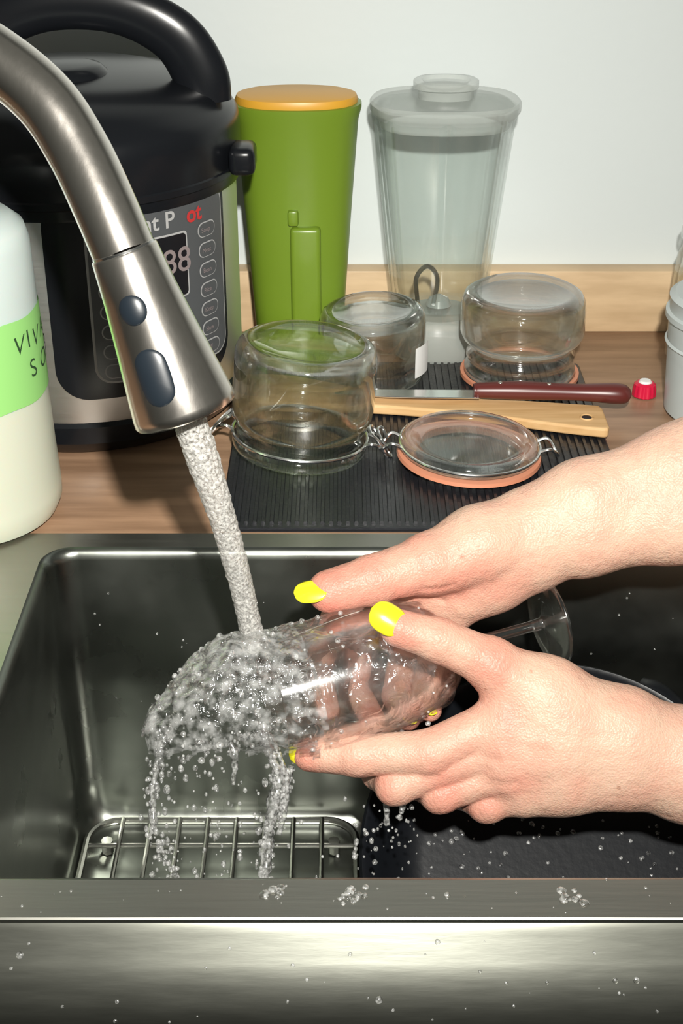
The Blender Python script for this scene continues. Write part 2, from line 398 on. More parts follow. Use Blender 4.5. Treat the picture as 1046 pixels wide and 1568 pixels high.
# ------------------------------------------------------------------ pressure cooker
pc = group('pressure_cooker'); C = (-.187, 1.0); R = .113
lathe('base', [(0,.001),(.104,.001),(.110,.006),(.1145,.012),(.1145,.024),(.112,.027)], M['black'], loc=(C[0],C[1],0), parent=pc, segs=96)
lathe('steel_body', [(.112,.026),(.1125,.029),(.1125,.165),(.1125,.180)], M['steel'], loc=(C[0],C[1],0), parent=pc, segs=128)
lathe('lid', [(.1125,.168),(.1155,.169),(.1165,.172),(.1165,.204),(.1155,.212),(.1120,.2175),(.107,.221),(.102,.226),(.088,.233),(.065,.2385),(.03,.2415),(0,.242)], M['black'], loc=(C[0],C[1],0), parent=pc, segs=128, sharp=50)
lathe('lid_rim_band', [(.1164,.176),(.1175,.177),(.1175,.181),(.1164,.182)], M['black'], loc=(C[0],C[1],0), parent=pc, segs=128)
V, F = tube_data([(-.093,.985,.222),(-.095,.985,.240),(-.110,.985,.264),(-.140,.985,.280),(-.175,.985,.2845),(-.210,.985,.280),(-.245,.985,.262),(-.262,.985,.236),(-.264,.985,.218)], [.013,.013,.0125,.0115,.011,.0115,.0125,.013,.013], segs=24, n=8, flat=(1.45,.75))
mesh_obj('lid_handle', V, F, M['black'], parent=pc, merge=False)
lathe('lid_center_cap', [(0,.2475),(.02,.247),(.026,.2455),(.030,.242),(.032,.238)], M['black'], loc=(-.187,.985,0), parent=pc)
box('side_handle', -.076, -.058, .955, .985, .178, .197, M['black'], parent=pc, bev=.005, seg=3)
box('side_handle_far', -.316, -.298, .955, .985, .178, .197, M['black'], parent=pc, bev=.005, seg=3)
ph = math.radians(37)
PR = R
wrapped_patch('panel_frame', -.078,.062,.045,.186,.022, C, PR+.0014, ph, M['black'], pc)
wrapped_patch('panel_border', -.052,.058,.056,.176,.012, C, PR+.0020, ph, M['silver'], pc)
wrapped_patch('panel_face', -.0505,.0565,.0575,.1745,.011, C, PR+.0026, ph, M['panel'], pc)
wrapped_patch('display_bezel', -.022,.020,.108,.153,.003, C, PR+.0030, ph, M['silver'], pc)
wrapped_patch('display', -.0208,.0188,.1092,.1518,.003, C, PR+.0034, ph, M['lcd'], pc)
wrapped_text('display_digits', '8:88', .024, -.0190, .126, C, PR+.0038, ph, M['lcdt'], pc, bold=.0001)
wrapped_text('display_label', 'Less  More', .005, -.014, .114, C, PR+.0038, ph, M['lcdt'], pc)
wrapped_text('logo_text', 'Instant P', .0155, -.044, .1575, C, PR+.0032, ph, M['silver'], pc, bold=.0002)
wrapped_text('logo_accent', 'ot', .0155, .0205, .1575, C, PR+.0032, ph, M['redt'], pc, bold=.0004)
for i in range(7):
    for side, u0 in (('r', .030), ('l', -.046)):
        z = .149-.0140*i
        wrapped_patch('button_%s_%d_edge' % (side, i), u0,u0+.018,z-.0052,z+.0052,.005, C, PR+.0030, ph, M['silver'], pc, cols=16)
        wrapped_patch('button_%s_%d' % (side, i), u0+.0007,u0+.0173,z-.0045,z+.0045,.0045, C, PR+.0034, ph, M['panel'], pc, cols=16)
        if side == 'r': wrapped_text('button_label_%d' % i, ('Soup','Meat','Bean','Rice','Keep','Slow','Off')[i], .0045, u0+.003, z-.0015, C, PR+.0038, ph, M['lcdt'], pc)
wrapped_text('panel_label', 'Saute  Steam', .005, -.017, .096, C, PR+.0032, ph, M['lcdt'], pc)
wrapped_text('panel_label_low', 'Yogurt  Timer', .005, -.017, .082, C, PR+.0032, ph, M['lcdt'], pc)

# ------------------------------------------------------------------ green pitcher
gp = group('plastic_pitcher'); G = (-.033, 1.070)
lathe('body', [(0,.001),(.030,.001),(.0335,.004),(.036,.05),(.0405,.12),(.0455,.190),(.0478,.1985),(.0478,.2020),(.0450,.2025),(.043,.19)], M['green'], loc=(G[0],G[1],0), parent=gp, segs=96, sq=.25, sharp=60, ys=.68)
lathe('lid', [(.0448,.2010),(.0452,.2048),(.0440,.2075),(.040,.2085),(0,.2085)], M['yellow'], loc=(G[0],G[1],0), parent=gp, segs=96, sq=.25, ys=.66)
tl = math.atan2(.0108*.7,.20)
m_ = Matrix.Translation(Vector((G[0]+.006, G[1]-.0250, .060))) @ Matrix.Rotation(tl, 4, 'X')
box('grip', -.0115, .0115, -.0055, .006, -.053, .056, M['green'], parent=gp, bev=.0035, seg=3, mtx=m_)
m_ = Matrix.Translation(Vector((G[0]-.003, G[1]-.0290, .123))) @ Matrix.Rotation(tl, 4, 'X')
box('grip_tab', -.004, .004, -.003, .005, -.006, .006, M['green'], parent=gp, bev=.002, mtx=m_)

# ------------------------------------------------------------------ blender jar
bj = group('blender_jar'); B = (.077, 1.078); YS=.80
def ribs(r, z, a):
    k_ = math.cos(a*8); return r*(1+.04*max(0, k_)**6)
prof = [(.030,.030),(.0355,.036),(.0375,.06),(.044,.12),(.0505,.182),(.0525,.190),(.0530,.198),(.0505,.198),(.0480,.18),(.0415,.12),(.0352,.062),(.032,.042),(0,.040)]
lathe('jar_wall', prof, M['glass2'], loc=(B[0],B[1],0), parent=bj, segs=128, sq=.45, fn=ribs, sharp=50, ys=YS)
lathe('base_collar', [(0,.001),(.034,.001),(.0355,.004),(.035,.022),(.031,.028),(.029,.036),(0,.036)], M['frost'], loc=(B[0],B[1],0), parent=bj, segs=96, ys=.9)
lathe('blade_hub', [(0,.041),(.010,.041),(.008,.046),(.003,.049),(0,.050)], M['frost'], loc=(B[0],B[1],0), parent=bj)
lathe('lid', [(.049,.184),(.0502,.188),(.0545,.1935),(.0560,.1955),(.0562,.2005),(.0545,.2025),(.030,.2025),(.0245,.2035),(0,.2035)], M['frost'], loc=(B[0],B[1],0), parent=bj, segs=96, sq=.45, ys=YS)
lathe('lid_cap', [(.0205,.2035),(.0205,.2095),(.0242,.2110),(.0242,.2155),(.0225,.2165),(.018,.2165),(.016,.214),(0,.214)], M['frost'], loc=(B[0],B[1],0), parent=bj, segs=64, sq=.3, ys=YS)
V, F = tube_data([(B[0]-.018,B[1]-.029,.052),(B[0]-.020,B[1]-.034,.075),(B[0]-.012,B[1]-.038,.086),(B[0]-.004,B[1]-.034,.075),(B[0]-.006,B[1]-.029,.052)], [.0018]*5, segs=10, n=8)
mesh_obj('molded_loop', V, F, M['glass2'], parent=bj, merge=False)

# ------------------------------------------------------------------ mat
mt_ = Acc()
x0, x1, y0, y1 = -.077, .187, .785, 1.052
V, F = loft([rr(x0,x1,y0,y1,.008,.0003), rr(x0,x1,y0,y1,.008,.0022), rr(x0+.001,x1-.001,y0+.001,y1-.001,.007,.0030)], True, True); mt_.add(V, F)
nr = 48
for i in range(nr):
    x = x0+.006+(x1-x0-.012)*i/(nr-1)
    pr = [(x-.0014,.0028),(x-.0010,.0048),(x+.0010,.0048),(x+.0014,.0028)]
    ya, yb = y0+.006, y1-.006
    V = [(px, ya, pz) for px, pz in pr]+[(px, yb, pz) for px, pz in pr]
    mt_.add(V, [(0,1,5,4),(1,2,6,5),(2,3,7,6),(0,3,2,1),(4,5,6,7)])
mesh_obj('drying_mat', mt_.V, mt_.F, M['blackm'], merge=False)
MZ = .0050

# ------------------------------------------------------------------ glass jars (upside down)
def jar(name, x, y, r, h, lean=(0,0), clips=True, gasket=False, ang=0, label=False, zoff=0, prof=None):
    e = group(name)
    mtx = Matrix.Translation(Vector((x, y, MZ+zoff))) @ Matrix.Rotation(lean[0], 4, 'Y') @ Matrix.Rotation(lean[1], 4, 'X')
    rn = r*.93
    outer = [(rn*.96,.002),(rn,.001),(rn*1.03,.003),(rn*1.03,.008),(rn*.985,.010),(rn*.985,.013),(rn*.94,.017),(r*.95,.022),(r*.985,.028),(r,.036),(r,h*.80),(r*.985,h*.9),(r*.94,h*.965),(r*.86,h*.995),(r*.80,h),(r*.72,h-.002),(r*.45,h-.005),(0,h-.006)]
    inner = [(0,h-.010),(r*.45,h-.010),(r*.78,h-.009),(r*.87,h*.9-.003),(r*.915,h*.76),(r*.915,.036),(r*.88,.024),(rn*.87,.016),(rn*.87,.004),(rn*.96,.002)]
    if prof:
        outer = [(r*a_, h*b_) for a_, b_ in prof]; inner = [(max(0, r*a_-.0035), h*b_-(.004 if b_ > .5 else 0)) for a_, b_ in reversed(prof)]
    def wob(rad, z, a): return rad*(1+.006*math.sin(3*a+z*60)+.004*math.sin(7*a-z*90))
    lathe('glass', outer+inner, M['glass'], mtx=mtx, parent=e, segs=96, sharp=0, fn=wob)
    def T(p): return mtx @ Vector(p)
    if clips:
        w = Acc()
        w.add(*tube_data([T(p) for p in ring_pts((0,0,.0115), rn*1.035, 64)], [.0012]*64, segs=8, closed=True))
        for sgn in (1, -1):
            a = ang+(0 if sgn > 0 else math.pi)
            def q(dr, dt, z):
                rr_ = rn*1.04+dr
                return T((rr_*math.cos(a)-dt*math.sin(a), rr_*math.sin(a)+dt*math.cos(a), z))
            w.add(*tube_data([q(-.001,-.009,.012),q(.004,-.010,.014),q(.009,-.006,.011),q(.012,0,.006),q(.009,.006,.011),q(.004,.010,.014),q(-.001,.009,.012)], [.0013]*7, segs=8, n=5))
            w.add(*tube_data([q(.002,-.006,.020),q(.008,-.004,.014),q(.015,-.004,.004),q(.018,0,.002),q(.015,.004,.004),q(.008,.004,.014),q(.002,.006,.020),q(.0,0,.022),q(.002,-.006,.020)], [.0013]*9, segs=8, n=5))
        mesh_obj('wire_bail', w.V, w.F, M['chrome'], parent=e, merge=False)
    if gasket:
        lathe('rubber_gasket', [(rn*.92,.0005),(rn*1.04,.0005),(rn*1.04,.0035),(rn*.98,.0035),(rn*.96,.0015)], M['gasket'], mtx=mtx, parent=e)
    if label:
        wrapped_patch('label', .000,.021,.016,.040,.001, (x, y), r+.0010, .8, M['white'], e)
    return e
jar('glass_jar', -.0295, .893, .0485, .079, lean=(.09,-.03), ang=-.12, zoff=.001)
jar('glass_jar', .137, 1.022, .0470, .068, clips=False, gasket=True, zoff=.0005,
    prof=[(.80,.06),(.86,.03),(.90,.05),(.90,.12),(.85,.15),(.84,.20),(.88,.23),(.88,.28),(.82,.32),(.80,.36),(.86,.41),(.95,.46),(1,.54),(1,.80),(.985,.90),(.93,.97),(.84,1),(.74,.985),(.45,.93),(0,.92)])
jar('glass_jar', .0255, 1.017, .0400, .056, clips=False, label=True, lean=(-.05,.03), zoff=.001)

jl = group('jar_lid'); q = (.0870,.879)
mtx = Matrix.Translation(Vector((q[0], q[1], MZ+.001))) @ Matrix.Rotation(.04, 4, 'Y')
lathe('gasket', [(.036,.001),(.047,.0005),(.0495,.002),(.0490,.0045),(.046,.005),(.038,.004),(.036,.001)], M['gasket'], mtx=mtx, parent=jl)
lathe('glass', [(0,.005),(.034,.005),(.044,.0052),(.0470,.007),(.0470,.0125),(.0445,.0145),(.0400,.0145),(.0370,.0115),(.030,.0105),(.0,.0105)], M['glass'], mtx=mtx, parent=jl, sharp=0, segs=96)
w = Acc()
def cl(p): return mtx @ Vector(p)
w.add(*tube_data([cl(p) for p in ring_pts((0,0,.0105), .0478, 64)], [.0011]*64, segs=8, closed=True))
for sg in (-1, 1):
    w.add(*tube_data([cl((sg*a_, b_, c_)) for a_, b_, c_ in ((.047,-.009,.010),(.054,-.009,.012),(.060,-.005,.006),(.060,.004,.004),(.054,.008,.012),(.047,.008,.010))], [.0013]*6, segs=8, n=6))
w.add(*tube_data([cl(p) for p in ((-.056,-.006,.008),(-.060,-.004,.012),(-.063,.004,.016),(-.060,.008,.016),(-.056,.004,.010))], [.0011]*5, segs=8, n=6))
mesh_obj('wire_clip', w.V, w.F, M['chrome'], parent=jl, merge=False)

# ------------------------------------------------------------------ spatula, knife, cap
def plank(name, pts, z0, z1, mat, parent=None):
    bm = bmesh.new()
    P = catmull([list(p) for p in pts], 6)
    top_ = [(p[0], p[1]+p[2]) for p in P]; bo = [(p[0], p[1]-p[2]) for p in reversed(P)]
    vs = [bm.verts.new((a_, b_, z0)) for a_, b_ in top_+bo]
    f = bm.faces.new(vs)
    r_ = bmesh.ops.extrude_face_region(bm, geom=[f]); bmesh.ops.translate(bm, vec=(0,0,z1-z0), verts=[v for v in r_['geom'] if isinstance(v, bmesh.types.BMVert)])
    bmesh.ops.recalc_face_normals(bm, faces=bm.faces)
    me = bpy.data.meshes.new(name); bm.to_mesh(me); bm.free(); me.materials.append(mat)
    o = bpy.data.objects.new(name, me); scene.collection.objects.link(o)
    if parent: o.parent = parent
    bv = o.modifiers.new('bevel', 'BEVEL'); bv.width = .0018; bv.segments = 3; bv.limit_method = 'ANGLE'
    return o
sp = group('wooden_spatula')
plank('blade_and_handle', [(-.080,.983,.014),(-.074,.9815,.024),(-.04,.9775,.026),(-.012,.971,.021),(.02,.963,.0145),(.06,.955,.0130),(.10,.948,.0145),(.15,.936,.0185),(.178,.930,.0200),(.186,.9285,.0195),(.1885,.928,.015)], MZ+.0005, MZ+.0080, M['wood'], parent=sp)
lathe('hanging_hole', [(0,.0002),(.0034,.0002),(.0044,0)], M['black'], loc=(.1745,.9270,MZ+.0081), parent=sp)
lathe('hanging_hole_rim', [(.0034,.0001),(.0044,.0008),(.0052,0)], M['wood'], loc=(.1745,.9270,MZ+.0081), parent=sp)
kn = group('kitchen_knife')
KZ = MZ+.0088
plank('blade', [(-.005,.9595,.0015),(.01,.9600,.0045),(.04,.9585,.0065),(.100,.957,.0072)], KZ+.003, KZ+.0042, M['chrome'], parent=kn)
V, F = tube_data([(.096,.957,KZ+.007),(.101,.957,KZ+.007),(.13,.9555,KZ+.0075),(.17,.9525,KZ+.0075),(.197,.9505,KZ+.0075),(.206,.950,KZ+.0065),(.209,.950,KZ+.006)], [.0058,.0070,.0084,.0076,.0094,.0076,.003], segs=20, n=6, flat=(.9,.8))
mesh_obj('handle', V, F, M['knifeh'], parent=kn, merge=False)
for i, x in enumerate((.115,.15,.185)):
    lathe('rivet_%d' % i, [(0,.0006),(.0013,.0005),(.0016,0)], M['chrome'], loc=(x,.9545-(x-.13)*.07,KZ+.0135), parent=kn)
bc = group('bottle_cap')
lathe('cap', [(0,.0115),(.006,.0115),(.008,.010),(.0088,.005),(.0088,.001),(0,.001)], M['red'], loc=(.2285,.993,0), parent=bc, fn=lambda r,z,a: r*(1+.03*math.cos(14*a)))
lathe('cap_seal', [(0,.0130),(.004,.0130),(.005,.0115)], M['white'], loc=(.2285,.993,0), parent=bc)

# ------------------------------------------------------------------ soap bottle (left)
sb = group('soap_bottle'); S = (-.239,.812)
lathe('body_lower', [(0,.001),(.050,.001),(.0555,.004),(.0590,.012),(.0592,.02),(.0580,.05),(.0572,.088)], M['bottle'], loc=(S[0],S[1],0), parent=sb)
lathe('body_upper', [(.0572,.088),(.0565,.125),(.0560,.15),(.0555,.180),(.053,.189),(.046,.195),(.030,.199),(.020,.201),(.020,.222),(0,.222)], M['bottle2'], loc=(S[0],S[1],0), parent=sb)
lathe('pump_cap', [(.0215,.203),(.0215,.226),(.019,.229),(.006,.230),(.006,.245),(0,.245)], M['white'], loc=(S[0],S[1],0), parent=sb)
V=[];F=[]
for i in range(61):
    a = -1.9+3.9*i/60
    for z in (.088,.105,.125,.142): 
        r_ = np.interp(z,[.088,.125,.15],[.0572,.0565,.0560])+.0005
        V.append((S[0]+r_*math.sin(a), S[1]-r_*math.cos(a), z+.0006*math.sin(a*9)))
for i in range(60):
    for j in range(3): F.append((i*4+j,(i+1)*4+j,(i+1)*4+j+1,i*4+j+1))
mesh_obj('masking_tape', V, F, M['tape'], parent=sb, merge=False)
for i, (ch, du, dv, sh) in enumerate((('V',0,0,.1),('I',.0125,.0012,-.08),('V',.018,-.0006,.15),('A',.031,.001,0))):
    wrapped_text('tape_writing_%d' % i, ch, .0165, .0560+du, .1215+dv, S, .0577, 0, M['ink'], sb, shear=sh, bold=-.0001)
for i, (ch, du, dv, sh) in enumerate((('S',0,0,-.1),('O',.012,.0008,.1),('A',.025,-.0006,0),('P',.037,.001,0))):
    wrapped_text('tape_writing_low_%d' % i, ch, .0165, .0690+du, .1035+dv, S, .0580, 0, M['ink'], sb, shear=sh, bold=-.0001)

# ------------------------------------------------------------------ right containers
tb = group('plastic_tub')
lathe('tub', [(0,.001),(.042,.001),(.045,.004),(.0475,.05),(.049,.074),(.0515,.075),(.0515,.079),(.049,.080),(.049,.088),(.050,.090),(.046,.093),(0,.094)], M['milk'], loc=(.283,.962,0), parent=tb, segs=96)
lathe('tub_rib', [(.0485,.055),(.0500,.0565),(.0485,.058)], M['milk'], loc=(.283,.962,0), parent=tb, segs=96)
gb = group('glass_bottle')
lathe('glass', [(0,.001),(.032,.001),(.035,.005),(.035,.06),(.034,.085),(.031,.092),(.0305,.1),(.033,.101),(.033,.107),(.0295,.108),(.0285,.09),(.0315,.07),(.0315,.008),(0,.006)], M['glass2'], loc=(.293,1.062,0), parent=gb, segs=64)

# ------------------------------------------------------------------ pans in sink
fp = group('frying_pan')
nrm = Vector((0.03,-.60,.80)).normalized(); pcn = Vector((.128,.645,-.152))
pm = axis_mtx(pcn, nrm)
prof = [(0,0),(.085,0),(.094,.003),(.108,.022),(.1165,.032),(.119,.0325),(.1175,.035),(.1145,.034),(.105,.022),(.096,.010),(.088,.0062),(.080,.0055),(0,.0055)]
lathe('pan', prof, M['pan'], mtx=pm, parent=fp, segs=128)
hp = [pm @ Vector(p) for p in ((.112,.03,.028),(.130,.045,.040),(.155,.065,.055),(.19,.09,.07))]
V, F = tube_data(hp, [.009,.011,.012,.011], segs=20, n=6, flat=(1.2,.7)); mesh_obj('handle', V, F, M['black'], parent=fp, merge=False)
so = group('saucepan')
m2 = axis_mtx((.285,.675,-.205), (-.03,-.05,1))
lathe('pot', [(0,0.002),(.055,.002),(.06,.006),(.0625,.12),(.065,.125),(.0615,.126),(.0595,.12),(.057,.01),(0,.008)], M['pan'], mtx=m2, parent=so, segs=96)
V, F = tube_data([m2 @ Vector(p) for p in ((-.060,.01,.113),(-.074,.030,.122),(-.088,.048,.128),(-.098,.055,.130))], [.008,.009,.010,.008], segs=16, n=6, flat=(1.2,.7))
mesh_obj('handle', V, F, M['black'], parent=so, merge=False)

# ------------------------------------------------------------------ local working frame for hands / glass / water (units of .3545 mm)
SC = 3.545e-4
FO = np.array((0,.6822,.0719)); FR = np.array((1,0,0.)); FU = np.array((0,.4848,.8746)); FW = np.array((0,-.8746,.4848))
def H(a, b, w): return Vector(FO+(a-523)*SC*FR+(784-b)*SC*FU+w*SC*FW)
def HD(x, u, w): return Vector(FR*x+FU*u+FW*w).normalized()

def smin(a, b, k):
    h = np.maximum(k-np.abs(a-b), 0)/k
    return np.minimum(a, b)-h*h*k*.25
class Field:
    def __init__(s, lo, hi, h):
        s.lo = np.array(lo, np.float32); s.h = h
        s.n = [int((hi[i]-lo[i])/h)+1 for i in range(3)]
        s.ax = [s.lo[i]+h*np.arange(s.n[i], dtype=np.float32) for i in range(3)]
    def empty(s): return np.full(s.n, 200, np.float32)
    def window(s, lo, hi):
        sl = []
        for i in range(3):
            a = int(max(0, math.floor((lo[i]-s.lo[i])/s.h))); b_ = int(min(s.n[i], math.ceil((hi[i]-s.lo[i])/s.h)+1))
            if b_ <= a: return None
            sl.append(slice(a, b_))
        return tuple(sl)
    def seg(s, sl, p, q):
        X = s.ax[0][sl[0]][:,None,None]-p[0]; Y = s.ax[1][sl[1]][None,:,None]-p[1]; Z = s.ax[2][sl[2]][None,None,:]-p[2]
        d = q-p; dd = float(d@d)+1e-6
        t = np.clip((X*d[0]+Y*d[1]+Z*d[2])/dd, 0, 1)
        return np.sqrt((X-t*d[0])**2+(Y-t*d[1])**2+(Z-t*d[2])**2), t
    def cone(s, F_, p, q, r1, r2, k, margin=45):
        p = np.array(p, np.float32); q = np.array(q, np.float32); R_ = max(r1, r2)+margin
        sl = s.window(np.minimum(p,q)-R_, np.maximum(p,q)+R_)
        if sl is None: return
        D, t = s.seg(sl, p, q); D = D-(r1+(r2-r1)*t)
        F_[sl] = smin(F_[sl], D, k) if k > 0 else np.minimum(F_[sl], D)
    def ridge(s, F_, p, q, width, amp):
        p = np.array(p, np.float32); q = np.array(q, np.float32); R_ = width*3
        sl = s.window(np.minimum(p,q)-R_, np.maximum(p,q)+R_)
        if sl is None: return
        D, t = s.seg(sl, p, q); F_[sl] -= amp*np.exp(-(D/width)**2)*np.clip(np.minimum(t, 1-t)*6+.15, 0, 1)
def surface_nets(V, lo, h):
    S = V < 0
    cnt = np.zeros([n-1 for n in S.shape], np.int8)
    for dx in (0,1):
        for dy in (0,1):
            for dz in (0,1): cnt += S[dx:S.shape[0]-1+dx, dy:S.shape[1]-1+dy, dz:S.shape[2]-1+dz]
    act = (cnt > 0) & (cnt < 8); ii = np.argwhere(act); idx = np.full(act.shape, -1, np.int64); idx[act] = np.arange(len(ii))
    acc = np.zeros((len(ii),3)); n = np.zeros(len(ii))
    cs = [(0,0,0),(1,0,0),(0,1,0),(1,1,0),(0,0,1),(1,0,1),(0,1,1),(1,1,1)]
    for a in range(8):
        for b_ in range(a+1, 8):
            o0 = np.array(cs[a]); o1 = np.array(cs[b_])
            if np.abs(o0-o1).sum() != 1: continue
            v0 = V[tuple((ii+o0).T)]; v1 = V[tuple((ii+o1).T)]
            m = (v0 < 0) != (v1 < 0); t = np.where(m, v0/np.where(m, v0-v1, 1), 0)
            acc += (o0+t[:,None]*(o1-o0))*m[:,None]; n += m
    pos = (ii+acc/n[:,None])*h+lo
    faces = []
    for ax in range(3):
        b1 = (ax+1) % 3; b2 = (ax+2) % 3
        sl0 = [slice(None)]*3; sl1 = [slice(None)]*3; sl0[ax] = slice(0,-1); sl1[ax] = slice(1,None)
        a0 = S[tuple(sl0)]; a1 = S[tuple(sl1)]; ch = np.argwhere(a0 != a1)
        ok = (ch[:,b1] > 0) & (ch[:,b2] > 0) & (ch[:,b1] < S.shape[b1]-1) & (ch[:,b2] < S.shape[b2]-1); ch = ch[ok]
        ins_ = a0[tuple(ch.T)]
        def cell(d1, d2):
            c_ = ch.copy(); c_[:,b1] += d1; c_[:,b2] += d2; return idx[tuple(c_.T)]
        q = np.stack([cell(-1,-1), cell(0,-1), cell(0,0), cell(-1,0)], 1)
        q[~ins_] = q[~ins_][:, ::-1]; faces.append(q)
    return pos, np.concatenate(faces)
def nets_obj(name, V, lo, h, mat, parent, tintf=None, smooth_it=1):
    pos, F = surface_nets(V, lo, h)
    e = np.concatenate([F[:, [0,1]], F[:, [1,2]], F[:, [2,3]], F[:, [3,0]]])
    for _ in range(smooth_it):
        s_ = np.zeros_like(pos)
        for k_ in range(3): s_[:,k_] = np.bincount(e[:,0], pos[e[:,1],k_], len(pos))
        c_ = np.bincount(e[:,0], minlength=len(pos)); pos = np.where(c_[:,None] > 0, .5*pos+.5*s_/np.maximum(c_,1)[:,None], pos)
    tv = tintf(pos) if tintf else None
    Wd = FO+np.outer((pos[:,0]-523)*SC, FR)+np.outer((pos[:,1]+784)*SC, FU)+np.outer(pos[:,2]*SC, FW)
    me = bpy.data.meshes.new(name)
    me.vertices.add(len(Wd)); me.vertices.foreach_set('co', Wd.ravel())
    me.loops.add(F.size); me.loops.foreach_set('vertex_index', F.ravel().astype(np.int32))
    me.polygons.add(len(F)); me.polygons.foreach_set('loop_start', np.arange(0, F.size, 4, dtype=np.int32)); me.polygons.foreach_set('loop_total', np.full(len(F), 4, np.int32))
    me.update(calc_edges=True); me.validate(); me.shade_smooth(); me.materials.append(mat)
    if tv is not None:
        at = me.attributes.new('tint', 'FLOAT', 'POINT'); at.data.foreach_set('value', tv.astype(np.float32))
    o = bpy.data.objects.new(name, me); scene.collection.objects.link(o); o.parent = parent
    return o
def P3(t): return (t[0], -t[1], t[2])
def build_arm(name, lo, hi, body, fingers, parent, h=2.2, kb=34, kf=18, reds=(), ridges=()):
    f = Field((lo[0], -hi[1], lo[2]), (hi[0], -lo[1], hi[2]), h)
    palm = f.empty()
    for ch in body:
        for i in range(len(ch)-1): f.cone(palm, P3(ch[i]), P3(ch[i+1]), ch[i][3], ch[i+1][3], kb, margin=60)
    tot = palm.copy()
    creases = []
    for ch in fingers:
        g_ = f.empty()
        for i in range(len(ch)-1):
            f.cone(g_, P3(ch[i]), P3(ch[i+1]), ch[i][3], ch[i+1][3], 5, margin=30)
            if i > 0:
                p_ = P3(ch[i]); f.cone(g_, p_, p_, ch[i][3]*1.03, ch[i][3]*1.03, 8, margin=30)
                a_ = np.array(P3(ch[i-1])); b_ = np.array(P3(ch[i+1])); creases.append((np.array(p_), (b_-a_)/np.linalg.norm(b_-a_), ch[i][3]))
        tot = smin(tot, smin(palm, g_, kf), 3.5)
    for c_, d_, r_ in creases:
        sl = f.window(c_-r_*1.6, c_+r_*1.6)
        if sl is None: continue
        X = f.ax[0][sl[0]][:,None,None]-c_[0]; Y = f.ax[1][sl[1]][None,:,None]-c_[1]; Z = f.ax[2][sl[2]][None,None,:]-c_[2]
        s_ = X*d_[0]+Y*d_[1]+Z*d_[2]; rad = np.sqrt(X*X+Y*Y+Z*Z)
        msk = np.clip(1.5-rad/(r_*1.1), 0, 1)
        bump = np.zeros_like(s_)
        for o_, am in ((-7,1.5),(0,2.3),(7,1.5)): bump += am*np.exp(-((s_-o_+1.2*np.sin(Y*.25))/2.4)**2)
        tot[sl] += bump*msk
    for p_, q_, wd, am in ridges: f.ridge(tot, P3(p_), P3(q_), wd, am)
    def tint(pos):
        t = np.zeros(len(pos))
        for ch in fingers:
            for i, p_ in enumerate(ch):
                if i == 0: continue
                d = np.linalg.norm(pos-np.array(P3(p_)), axis=1); t += (.70 if i == len(ch)-1 else .40)*np.exp(-(d/(p_[3]*1.35))**4)
        for (x, y, w_, r_, am) in reds:
            d = np.linalg.norm(pos-np.array((x, -y, w_)), axis=1); t += am*np.exp(-(d/r_)**2)
        return np.clip(t, 0, .9)
    return nets_obj(name, tot, f.lo, h, M['skin'], parent, tint, 2)

person = group('person')
# near hand = left hand, back of hand to the viewer, thumb on top of the bowl, index below it
body = [
 [(1480,1215,-30,78),(1250,1165,0,70),(1050,1150,18,60),(955,1117,28,54),(930,1115,30,50)],
 [(1480,1330,-30,78),(1250,1245,0,68),(1050,1192,12,58),(955,1170,20,52),(930,1170,22,50)],
 [(1250,1205,10,74),(955,1144,26,54)],
 [(940,1112,30,48),(850,1092,42,44),(768,1086,50,36)],
 [(940,1135,34,48),(850,1118,46,44),(762,1124,54,36)],
 [(940,1158,30,46),(850,1155,42,42),(772,1168,48,35)],
 [(940,1180,20,46),(860,1192,28,42),(800,1210,30,33)],
 [(935,1110,26,50),(832,1057,40,48),(755,1018,56,38)],
 [(800,1150,10,36),(860,1150,0,40)],
]
fingers = [
 [(768,1030,52,40),(742,1008,60,37),(668,974,74,32),(607,955,84,28)],
 [(780,1090,46,38),(655,1144,52,34),(548,1150,42,31),(476,1151,28,26)],
 [(772,1130,46,36),(604,1196,38,29),(580,1188,-24,25),(608,1160,-70,21)],
 [(782,1166,40,34),(672,1209,32,29),(640,1204,-28,24),(672,1180,-72,20)],
 [(805,1200,26,33),(744,1226,20,29),(710,1222,-28,22),(728,1205,-66,18)],
]
rd = [((940,1105,88),(790,1082,92),8,2.6), ((945,1130,92),(790,1118,96),8,2.4), ((945,1152,86),(800,1160,92),8,2.2),
      ((700,1052,80),(735,1075,82),5,-3), ((700,1150,86),(760,1148,88),7,-2.2), ((720,1190,76),(790,1182,80),7,-2.2),
      ((872,1040,60),(905,1075,80),7,-1.5), ((1010,1120,84),(860,1140,92),9,1.5), ((800,1040,96),(740,1015,98),7,1.6),
      ((968,1090,80),(975,1150,84),5,-1.4), ((985,1170,72),(975,1215,60),5,-1.2)]
build_arm('left_arm', (430,880,-130), (1400,1420,150), body, fingers, person, ridges=rd,
    reds=((768,1090,80,30,.34),(762,1130,85,30,.32),(772,1175,75,30,.32),(700,1200,60,60,.24),(742,1008,90,34,.25),(715,1060,60,30,.32),(830,1180,70,50,.15)))
